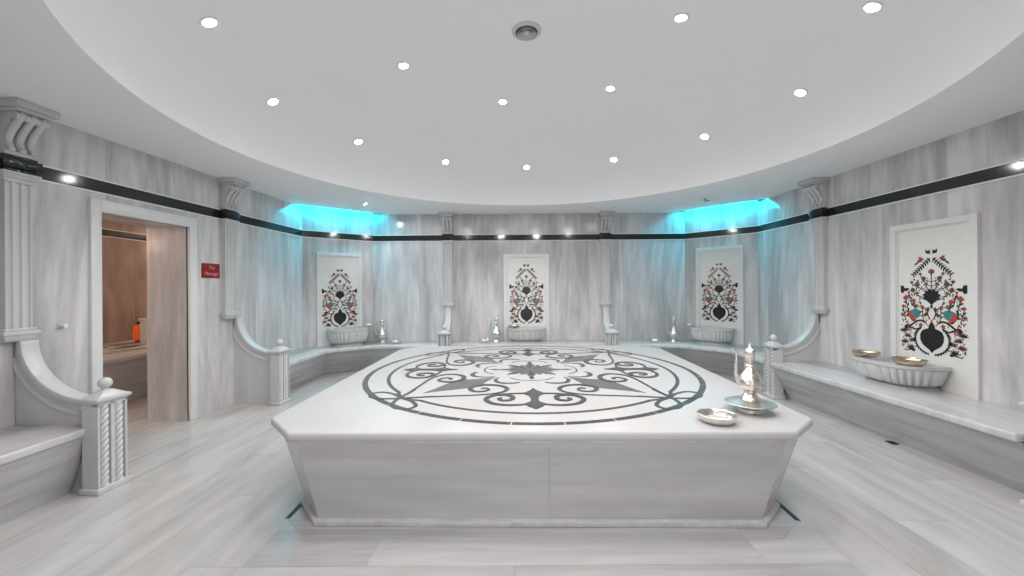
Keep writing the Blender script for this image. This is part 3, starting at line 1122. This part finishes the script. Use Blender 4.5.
# ---------------------------------------------------------------- mosaic panels
def mosaic_panel(label, loc, rotz, w, grp='floral mosaic wall panels', top=2.05, pw=0.58, pz0=0.79, pz1=1.78, seed=3):
    """local x along wall, y out of wall; origin on the wall at z = bench top"""
    rnd = random.Random(seed)
    t = thing('mosaic_panel', label, 'wall panel', (loc[0], loc[1], 0.47), rotz, grp)
    hh = top - 0.47
    hw = w / 2
    obj('white_slab', MB().box(-hw + 0.05, hw - 0.05, 0.0, 0.012, 0.0, hh - 0.05), M['white_marble'], t)
    f = MB()
    for s in (-1, 1):
        a, b = sorted((s * hw, s * (hw - 0.055)))
        f.box(a, b, 0.0, 0.032, 0.0, hh)
        a, b = sorted((s * (hw - 0.055), s * (hw - 0.068)))
        f.box(a, b, 0.0, 0.02, 0.0, hh - 0.055)
    f.box(-hw + 0.055, hw - 0.055, 0.0, 0.032, hh - 0.055, hh)
    f.box(-hw + 0.068, hw - 0.068, 0.0, 0.02, hh - 0.068, hh - 0.055)
    obj('frame', f, M['frame_marble'], t)
    Z0, ZH = pz0 - 0.47, pz1 - pz0
    parts = {k: MB() for k in ('black', 'red', 'teal', 'green', 'brown')}
    layer = [0]

    def P(col, pts, both=True):
        """pts in units: x -0.5..0.5 of width, y 0..1 of height"""
        for m in ((1, -1) if both else (1,)):
            q = [(m * x * pw, Z0 + y * ZH) for x, y in pts]
            n = len(q)
            layer[0] += 1
            d = 0.0135 + 0.0004 * (layer[0] % 6)
            parts[col].add([(x, 0.0119, z) for x, z in q] + [(x, d, z) for x, z in q],
                           [tuple(range(n)), tuple(range(n, 2 * n))[::-1]] + [(i, (i + 1) % n, n + (i + 1) % n, n + i) for i in range(n)])

    AS = ZH / pw   # height per width

    def E(cx, cy, rx, ry, ang=0.0, n=10, lobes=0, la=0.25):
        out = []
        for i in range(n):
            a = 2 * PI * i / n
            k = 1 + (la * math.cos(lobes * a) if lobes else 0)
            x, y = rx * k * math.cos(a), ry * k * math.sin(a)
            out.append((cx + x * math.cos(ang) - y * math.sin(ang), cy + (x * math.sin(ang) + y * math.cos(ang)) / AS))
        return out

    def leaf(col, x, y, l, wd, ang, both=True):
        pts = [(0, 0), (0.3 * l, wd), (0.65 * l, wd * 0.8), (l, 0), (0.65 * l, -wd * 0.8), (0.3 * l, -wd)]
        P(col, [(x + a * math.cos(ang) - b * math.sin(ang), y + (a * math.sin(ang) + b * math.cos(ang)) / AS) for a, b in pts], both)

    def stem(col, pts, wd, both=True):
        sp = spline(pts, 4)
        n = len(sp)
        A, B = [], []
        for i in range(n):
            a = Vector(sp[max(0, i - 1)])
            b = Vector(sp[min(n - 1, i + 1)])
            d = Vector((b.x - a.x, (b.y - a.y) * AS)).normalized()
            A.append((sp[i][0] - d.y * wd, sp[i][1] + d.x * wd / AS))
            B.append((sp[i][0] + d.y * wd, sp[i][1] - d.x * wd / AS))
        for i in range(n - 1):
            P(col, [A[i], A[i + 1], B[i + 1], B[i]], both)

    def carnation(col, x, y, s, ang=PI / 2, both=True, c2='green'):
        for k in range(-3, 4):
            leaf(col, x, y, s * (1.0 - 0.06 * abs(k)), s * 0.24, ang + k * 0.42, both)
        leaf(c2, x, y, -s * 0.55, s * 0.22, ang, both)
    # top pair
    P('black', [(0.02, 0.955), (0.085, 0.965), (0.09, 1.0), (0.05, 0.985), (0.02, 0.998)])
    # birds near the top and feather leaves
    P('brown', E(0.17, 0.90, 0.055, 0.028, -0.6, 9))
    leaf('red', 0.15, 0.915, 0.06, 0.02, 0.5)
    leaf('green', 0.20, 0.885, 0.09, 0.016, -0.7)
    for k in range(9):
        u = k / 8
        x, y = 0.03 + 0.25 * u, 0.905 - 0.145 * u
        leaf('black', x, y, 0.055, 0.011, 0.35)
        leaf('black', x, y, 0.055, 0.011, -1.75)
    stem('black', [(0.02, 0.915), (0.15, 0.84), (0.29, 0.755)], 0.007)
    # flowering tree under the feathers
    carnation('brown', 0, 0.775, 0.07, both=False)
    leaf('red', 0, 0.785, 0.05, 0.012, PI / 2, both=False)
    stem('green', [(0, 0.62), (0, 0.70), (0, 0.77)], 0.006, both=False)
    for ex, ey, s in ((0.12, 0.715, 0.055), (0.22, 0.66, 0.06), (0.17, 0.76, 0.035), (0.29, 0.60, 0.06), (0.08, 0.665, 0.035), (0.31, 0.68, 0.04), (0.23, 0.575, 0.03)):
        stem('green', [(0.0, ey - 0.07), (ex * 0.6, ey - 0.05), (ex, ey - 0.01)], 0.005)
        carnation('brown', ex, ey, s, PI / 2 - ex)
        P('red', E(ex, ey + 0.012, s * 0.3, s * 0.25, 0, 7))
    # black scalloped flower
    fl_ = []
    for i in range(26):
        a = -0.35 + (PI + 0.7) * i / 25
        r = 0.125 + 0.016 * math.cos(i * 2 * PI / 3.6)
        fl_.append((r * math.cos(a), 0.55 + (r * 0.95 * math.sin(a)) / AS))
    fl_ += [(-0.09, 0.515), (-0.03, 0.487), (0, 0.465), (0.03, 0.487), (0.09, 0.515)]
    P('black', fl_, both=False)
    leaf('black', 0.0, 0.47, 0.06, 0.02, -PI / 2, both=False)
    # corner pieces
    P('black', [(0.5, 0.655), (0.5, 0.585), (0.46, 0.575), (0.435, 0.60), (0.40, 0.598), (0.345, 0.62), (0.39, 0.632), (0.43, 0.625), (0.455, 0.655)])
    # red carnations
    for x, y, s in ((0.41, 0.52, 0.068), (0.285, 0.495, 0.06), (0.46, 0.44, 0.04), (0.36, 0.585, 0.03)):
        carnation('red', x, y, s, PI / 2 - 0.25 * x)
        stem('green', [(x, y), (x - 0.02, y - 0.06), (x - 0.05, y - 0.13)], 0.006)
        leaf('green', x - 0.01, y - 0.05, 0.06, 0.012, 1.0)
        leaf('green', x - 0.02, y - 0.07, 0.06, 0.012, 2.2)
    # teal birds
    P('teal', [(0.17, 0.395), (0.20, 0.42), (0.25, 0.425), (0.31, 0.415), (0.345, 0.40), (0.34, 0.36), (0.30, 0.335), (0.235, 0.33), (0.19, 0.35)])
    P('red', [(0.30, 0.37), (0.35, 0.40), (0.375, 0.385), (0.355, 0.345), (0.30, 0.315), (0.22, 0.31), (0.25, 0.325)])
    P('black', [(0.345, 0.425), (0.375, 0.43), (0.39, 0.395), (0.37, 0.35), (0.31, 0.305), (0.22, 0.298), (0.30, 0.318), (0.35, 0.355), (0.365, 0.395)])
    leaf('black', 0.19, 0.39, -0.05, 0.014, -0.5)
    # little rosettes between
    for x, y in ((0.14, 0.44), (0.10, 0.37), (0.17, 0.27), (0.47, 0.36), (0.36, 0.24), (0.235, 0.455), (0.06, 0.425)):
        P('red' if x > 0.12 else 'brown', E(x, y, 0.022, 0.022, 0, 15, 5, 0.3))
        for k in range(5):
            leaf('green', x, y, 0.045, 0.008, k * 1.257 + 0.5)
    # stems of the middle
    stem('black', [(0.02, 0.33), (0.06, 0.38), (0.05, 0.45)], 0.007)
    stem('green', [(0.06, 0.27), (0.13, 0.33), (0.14, 0.42)], 0.006)
    stem('black', [(0.10, 0.30), (0.17, 0.315), (0.24, 0.30), (0.34, 0.255), (0.42, 0.235)], 0.014)
    # black ogee vase
    vase = [(0, 0.325), (0.02, 0.295), (0.045, 0.27), (0.05, 0.245), (0.10, 0.235), (0.155, 0.215), (0.18, 0.175), (0.175, 0.125), (0.14, 0.085), (0.09, 0.06), (0.04, 0.04), (0, 0.012)]
    P('black', vase + [(-x, y) for x, y in vase[-2:0:-1]], both=False)
    leaf('red', 0.0, 0.30, 0.05, 0.015, PI / 2, both=False)
    # scroll handles
    stem('black', [(0.16, 0.245), (0.24, 0.225), (0.31, 0.235), (0.38, 0.26), (0.42, 0.245), (0.40, 0.215), (0.36, 0.21)], 0.012)
    # leaf garlands hugging the vase
    for k in range(13):
        a = -1.35 + 2.1 * k / 12
        x, y = 0.245 * math.cos(a) * 0.98, 0.135 + 0.22 * math.sin(a) / AS * 1.0
        leaf('black' if k % 3 else 'green', x, y, 0.06, 0.012, a + 0.75)
        leaf('black', x, y, 0.045, 0.010, a - 0.2)
    # lower tufts
    for x, y in ((0.33, 0.03), (0.43, 0.08), (0.38, 0.14), (0.45, 0.19), (0.30, 0.10)):
        for k in range(6):
            leaf(('green', 'black', 'brown')[k % 3], x, y, 0.075, 0.012, 0.2 + k * 0.55)
        P('red', E(x, y + 0.02, 0.022, 0.018, 0, 8))
    P('black', [(0.25, 0.02), (0.32, 0.035), (0.40, 0.01), (0.46, 0.02), (0.42, 0.0), (0.33, 0.012), (0.28, 0.0)])
    # scattered filler leaves inside the outline
    for k in range(300):
        y = rnd.uniform(0.02, 0.72)
        lim = 0.47 if y < 0.5 else 0.47 - (y - 0.5) * 0.9
        x = rnd.uniform(0.05, lim)
        if y < 0.30 and x < 0.24:
            continue
        if 0.46 < y < 0.62 and x < 0.17:
            continue
        if 0.31 < y < 0.44 and 0.15 < x < 0.37:
            continue
        leaf(rnd.choice(['green', 'green', 'black', 'black', 'brown', 'green', 'red']), x, y, rnd.uniform(0.02, 0.042), rnd.uniform(0.005, 0.010), rnd.uniform(0, 6.28))
    allp = MB()
    for k, (col, mb) in enumerate(parts.items()):
        allp.add(mb.v, mb.f, k)
    obj('floral_inlay', allp, [M['mos_' + c] for c in parts], t)
    return t


nL = inward(L1, L2)
nR = inward(R2, R1)
mL = ((L1[0] + L2[0]) / 2, (L1[1] + L2[1]) / 2)
mR = ((R1[0] + R2[0]) / 2, (R1[1] + R2[1]) / 2)
RNL, RNR = rot_of(nL), rot_of(nR)
mosaic_panel('large white mosaic panel of flowers and teal birds on the right wall', (3.965, 3.675), RR, 0.76, top=2.05)
mosaic_panel('white floral mosaic panel under the cyan light in the left corner niche', mL, RNL, 0.74, top=2.06)
mosaic_panel('white floral mosaic panel in the middle of the back wall', (0.262, 7.14), RB, 0.83, top=2.05, pw=0.62, pz0=0.79, pz1=1.87)
mosaic_panel('white floral mosaic panel under the cyan light in the right corner niche', mR, RNR, 0.76, top=2.12, pw=0.58, pz0=0.84, pz1=1.84)


# ---------------------------------------------------------------- wash basins
def basin(label, loc, rotz, a, b, hgt=0.25, flutes=15, grp='fluted marble wash basins'):
    t = thing('wash_basin', label, 'basin', (loc[0], loc[1], 0.47), rotz, grp)
    NS = flutes * 8
    ex = 2 / 3.2

    def outline(s, ribs=0.0, n=NS):
        pts = []
        for i in range(n + 1):
            ph = PI * i / n
            c, q = math.cos(ph), math.sin(ph)
            x = a * math.copysign(abs(c) ** ex, c)
            y = b * (q ** ex)
            k = s * (1 + ribs * (abs(math.sin(flutes * ph)) - 0.6))
            pts.append((x * k, y * k))
        return pts

    def shell(levels):
        vs, fs = [], []
        for z, s, r in levels:
            vs += [(x, y, z) for x, y in outline(s, r)]
        m = NS + 1
        for k in range(len(levels) - 1):
            for i in range(NS):
                fs.append((k * m + i, k * m + i + 1, (k + 1) * m + i + 1, (k + 1) * m + i))
            fs.append((k * m, (k + 1) * m, (k + 1) * m + NS, k * m + NS))
        return vs, fs, m
    lv = [(0.035, 0.68, 0.0), (0.042, 0.78, 0.07), (0.06, 0.86, 0.10), (0.09, 0.89, 0.09), (0.13, 0.935, 0.08), (0.175, 0.96, 0.06), (0.205, 0.965, 0.02)]
    lv = [(z * hgt / 0.25, s, r) for z, s, r in lv]
    vs, fs, m = shell(lv)
    fs.append(tuple(range(m))[::-1])
    fs.append(tuple(range((len(lv) - 1) * m, len(lv) * m)))
    obj('bowl', MB().add(vs, fs), M['carved'], t, smooth=True, angle=60)
    # foot
    vs, fs, m = shell([(0.0, 0.74, 0), (0.014, 0.74, 0), (0.02, 0.66, 0), (0.035 * hgt / 0.25, 0.66, 0)])
    fs.append(tuple(range(m))[::-1]); fs.append(tuple(range(3 * m, 4 * m)))
    obj('foot', MB().add(vs, fs), M['carved'], t, smooth=True)
    # rim with sunk basin: outer wall up, top ring, inner wall down
    h0, h1 = 0.205 * hgt / 0.25, hgt
    vs, fs = [], []
    rings = [outline(0.97), outline(1.0), outline(1.0), [(x, 0.05 + y * 0.86) for x, y in outline(0.86)], [(x, 0.05 + y * 0.8) for x, y in outline(0.80)]]
    zs = [h0, h0 + 0.012, h1, h1, h0 + 0.002]
    m = NS + 1
    for rg, z in zip(rings, zs):
        vs += [(x, max(y, 0.0), z) for x, y in rg]
    for k in range(4):
        for i in range(NS):
            fs.append((k * m + i, k * m + i + 1, (k + 1) * m + i + 1, (k + 1) * m + i))
        fs.append((k * m, (k + 1) * m, (k + 1) * m + NS, k * m + NS))
    fs.append(tuple(range(4 * m, 5 * m)))
    fs.append(tuple(range(m))[::-1])
    obj('rim', MB().add(vs, fs), M['seat'], t, smooth=True)
    return t


basin('large fluted marble basin on the right wall bench holding two metal bowls', (3.93, 3.86), RR, 0.37, 0.40, 0.235, 15)
basin('fluted marble basin under the left niche mosaic', (mL[0] + nL.x * 0.034 + 0.085, mL[1] + nL.y * 0.034 + 0.065), RNL, 0.33, 0.34, 0.30)
basin('pale fluted basin under the centre mosaic of the back wall', (0.25, 7.105), RB, 0.345, 0.34, 0.255)
basin('blue tinted fluted basin under the right niche mosaic', (mR[0] + nR.x * 0.034 - 0.06, mR[1] + nR.y * 0.034 + 0.05), RNR, 0.34, 0.34, 0.265)

# ---------------------------------------------------------------- ewers and bowls
t = thing('ewer', 'tall ornate silver ewer standing in the wide tray on the central platform', 'ewer', (1.605, 2.635, 0.677), 0.0, 'ornate metal ewers')
t.scale = (0.97, 0.97, 0.93)
E0 = t
body = [(0.0, 0.0), (0.058, 0.0), (0.062, 0.008), (0.056, 0.02), (0.044, 0.036), (0.034, 0.050), (0.04, 0.058), (0.036, 0.064), (0.052, 0.076), (0.072, 0.094), (0.082, 0.115),
        (0.082, 0.135), (0.073, 0.160), (0.054, 0.190), (0.034, 0.218), (0.022, 0.24)]
obj('body', MB().lathe(body, 40, rf=lambda a, k: 1 + (0.035 * math.cos(10 * a) if 8 <= k <= 13 else 0)), M['silver'], t, smooth=True)
obj('collar', MB().lathe([(0.018, 0.236), (0.028, 0.243), (0.030, 0.25), (0.026, 0.258), (0.018, 0.262)], 24), M['silver'], t, smooth=True)
obj('neck', MB().lathe([(0.018, 0.258), (0.019, 0.275), (0.024, 0.295), (0.031, 0.312), (0.034, 0.318), (0.030, 0.324), (0.033, 0.33), (0.036, 0.345), (0.036, 0.352)], 24), M['silver'], t, smooth=True)
obj('lid', MB().lathe([(0.037, 0.352), (0.035, 0.36), (0.022, 0.372), (0.010, 0.378), (0.007, 0.384), (0.011, 0.39), (0.008, 0.398), (0.003, 0.408), (0.0, 0.41)], 24), M['silver'], t, smooth=True)
sp = spline([(-0.055, 0, 0.11), (-0.085, 0, 0.135), (-0.102, 0, 0.19), (-0.100, 0, 0.26), (-0.096, 0, 0.32), (-0.104, 0, 0.36), (-0.13, 0, 0.375)]) if False else None


def spl3(pts, n=6):
    out = []
    P = [Vector(p) for p in pts]
    P = [2 * P[0] - P[1]] + P + [2 * P[-1] - P[-2]]
    for i in range(1, len(P) - 2):
        for s in range(n):
            u = s / n
            out.append(0.5 * ((2 * P[i]) + (-P[i - 1] + P[i + 1]) * u + (2 * P[i - 1] - 5 * P[i] + 4 * P[i + 1] - P[i + 2]) * u * u + (-P[i - 1] + 3 * P[i] - 3 * P[i + 1] + P[i + 2]) * u ** 3))
    out.append(P[-2])
    return out


sp = spl3([(-0.055, 0, 0.115), (-0.085, 0, 0.14), (-0.100, 0, 0.19), (-0.098, 0, 0.26), (-0.094, 0, 0.32), (-0.10, 0, 0.355), (-0.125, 0, 0.372)])
obj('spout', MB().tube(sp, [0.014 - 0.007 * i / len(sp) for i in range(len(sp))], 12), M['silver'], t, smooth=True)
hd = spl3([(0.02, 0.06, 0.11), (0.03, 0.10, 0.15), (0.03, 0.105, 0.22), (0.02, 0.08, 0.29), (0.01, 0.032, 0.315)])
obj('handle', MB().tube(hd, 0.006, 10), M['silver'], t, smooth=True)
t = thing('tray', 'wide brimmed silver tray on a drum foot beneath the platform ewer', 'tray', (1.605, 2.635, 0.60))
obj('foot', MB().lathe([(0.0, 0.0), (0.076, 0.0), (0.081, 0.005), (0.081, 0.024), (0.070, 0.032), (0.066, 0.04), (0.080, 0.054)], 40), M['silver'], t, smooth=True)
obj('brim', MB().lathe([(0.07, 0.052), (0.12, 0.054), (0.145, 0.056), (0.155, 0.060), (0.152, 0.064), (0.13, 0.064), (0.10, 0.069), (0.08, 0.0765), (0.0, 0.0765)], 48,
                       rf=lambda a, k: 1 + (0.012 * math.cos(16 * a) if 2 <= k <= 5 else 0)), M['tray'], t, smooth=True)
SG = 'ornate metal ewers'
dup(E0, (-2.33, 6.98, 0.47), 0.4, 'silver ewer on the back left bench right of the niche basin', SG, scale=(1.1, 1.1, 1.1))
dup(E0, (-0.28, 6.96, 0.47), 0.2, 'silver ewer on the back wall bench left of the centre basin', SG, scale=(1.1, 1.1, 1.1))
dup(E0, (2.84, 6.86, 0.47), -0.4, 'silver ewer on the blue lit bench left of the right niche basin', SG, scale=(1.1, 1.1, 1.1))

BG = 'hammered metal bathing bowls'
t = thing('bathing_bowl', 'low hammered silver bowl on the platform in front of the ewer', 'bowl', (1.275, 2.435, 0.60), 0.0, BG)
B0 = t
wav = lambda a, k: 1 + (0.02 * math.cos(9 * a) if k in (2, 3, 4, 5, 6) else 0)
obj('bowl_body', MB().lathe([(0.0, 0.0), (0.075, 0.0), (0.098, 0.012), (0.108, 0.03), (0.110, 0.046), (0.104, 0.048), (0.100, 0.032), (0.088, 0.014), (0.066, 0.008), (0.022, 0.007)], 45, rf=wav), M['silver'], t, smooth=True)
obj('centre_boss', MB().lathe([(0.024, 0.006), (0.022, 0.014), (0.012, 0.020), (0.0, 0.021)], 20), M['silver'], t, smooth=True)
obj('rolled_rim', MB().lathe([(0.102, 0.046), (0.107, 0.052), (0.114, 0.050), (0.113, 0.043), (0.106, 0.042)] + [(0.102, 0.046)], 45, rf=lambda a, k: 1 + 0.02 * math.cos(9 * a), caps=False), M['silver'], t, smooth=True)


def bowl(label, loc, brass=False, sc=1.0):
    r = dup(B0, loc, random.Random(label).uniform(0, 6), label, BG, scale=(sc, sc, sc))
    if brass:
        for c in r.children:
            c.data = bpy.data.meshes.get(c.data.name + '_bronze') or c.data.copy()
            if not c.data.name.endswith('_bronze'):
                c.data.name = B0.children[0].name + '_bronze'
            c.data.materials[0] = M['brass']
    return r


bowl('bronze tinted bowl on the near half of the right wall basin', (3.68, 3.62, 0.706), True, 1.08)
bowl('bronze tinted bowl on the far end of the right wall basin', (3.68, 4.06, 0.706), True, 1.02)
bowl('small silver bowl on the back left bench beside its ewer', (-2.05, 6.88, 0.47), False, 0.85)
bowl('small silver bowl on the rim of the left niche basin', (-2.52, 6.87, 0.772), False, 0.8)
bowl('small dark silver bowl on the back bench left of the centre ewer', (-0.50, 6.92, 0.47), False, 0.9)
bowl('coppery bowl on the left end of the centre basin', (0.03, 6.93, 0.722), True, 0.9)
bowl('small silver bowl on the blue lit bench left of its ewer', (2.48, 6.80, 0.47), False, 0.85)
bowl('small silver bowl on the left rim of the right niche basin', (3.10, 6.83, 0.738), False, 0.8)

# ---------------------------------------------------------------- sign, wall knob
yS = 4.585
t = thing('wall_sign', 'small red sign with two lines of white script right of the doorway', 'sign', (LX(yS), yS, 1.665), RL)
obj('plate', MB().box(-0.125, 0.125, 0.0, 0.012, -0.085, 0.085), M['red_sign'], t, bevel=0.002)
for txt, zc, sz in (('No', 0.035, 0.075), ('Fumar', -0.035, 0.075)):
    cu = bpy.data.curves.new('lettering', 'FONT')
    cu.body = {'No': 'The', 'Fumar': 'Massage'}[txt]
    cu.size = 0.058
    cu.align_x = 'CENTER'
    cu.align_y = 'CENTER'
    cu.extrude = 0.0008
    cu.shear = 0.25
    tmp = bpy.data.objects.new('tmp', cu)
    COL.objects.link(tmp)
    dg = bpy.context.evaluated_depsgraph_get()
    dg.update()
    me = bpy.data.meshes.new_from_object(tmp.evaluated_get(dg))
    bpy.data.objects.remove(tmp)
    # text lies in XY; stand it up facing +y (mirror x so it reads from the room)
    for v in me.vertices:
        v.co = Vector((-v.co.x, 0.0125 + v.co.z, v.co.y + zc))
    me.materials.append(M['sign_text'])
    me.name = 'lettering'
    lo = bpy.data.objects.new('lettering', me)
    COL.objects.link(lo)
    lo.parent = t
yk = 3.13
t = thing('push_button', 'small chrome push button on the left wall near the large divider', 'button', (LX(yk), yk, 1.165), RL)
obj('flange', MB().box(-0.025, 0.025, 0.0, 0.012, -0.02, 0.02), M['chrome'], t, bevel=0.003)
obj('plunger', MB().tube([(0, 0.01, 0), (0, 0.045, 0)], 0.016, 16), M['white_trim'], t, smooth=True)
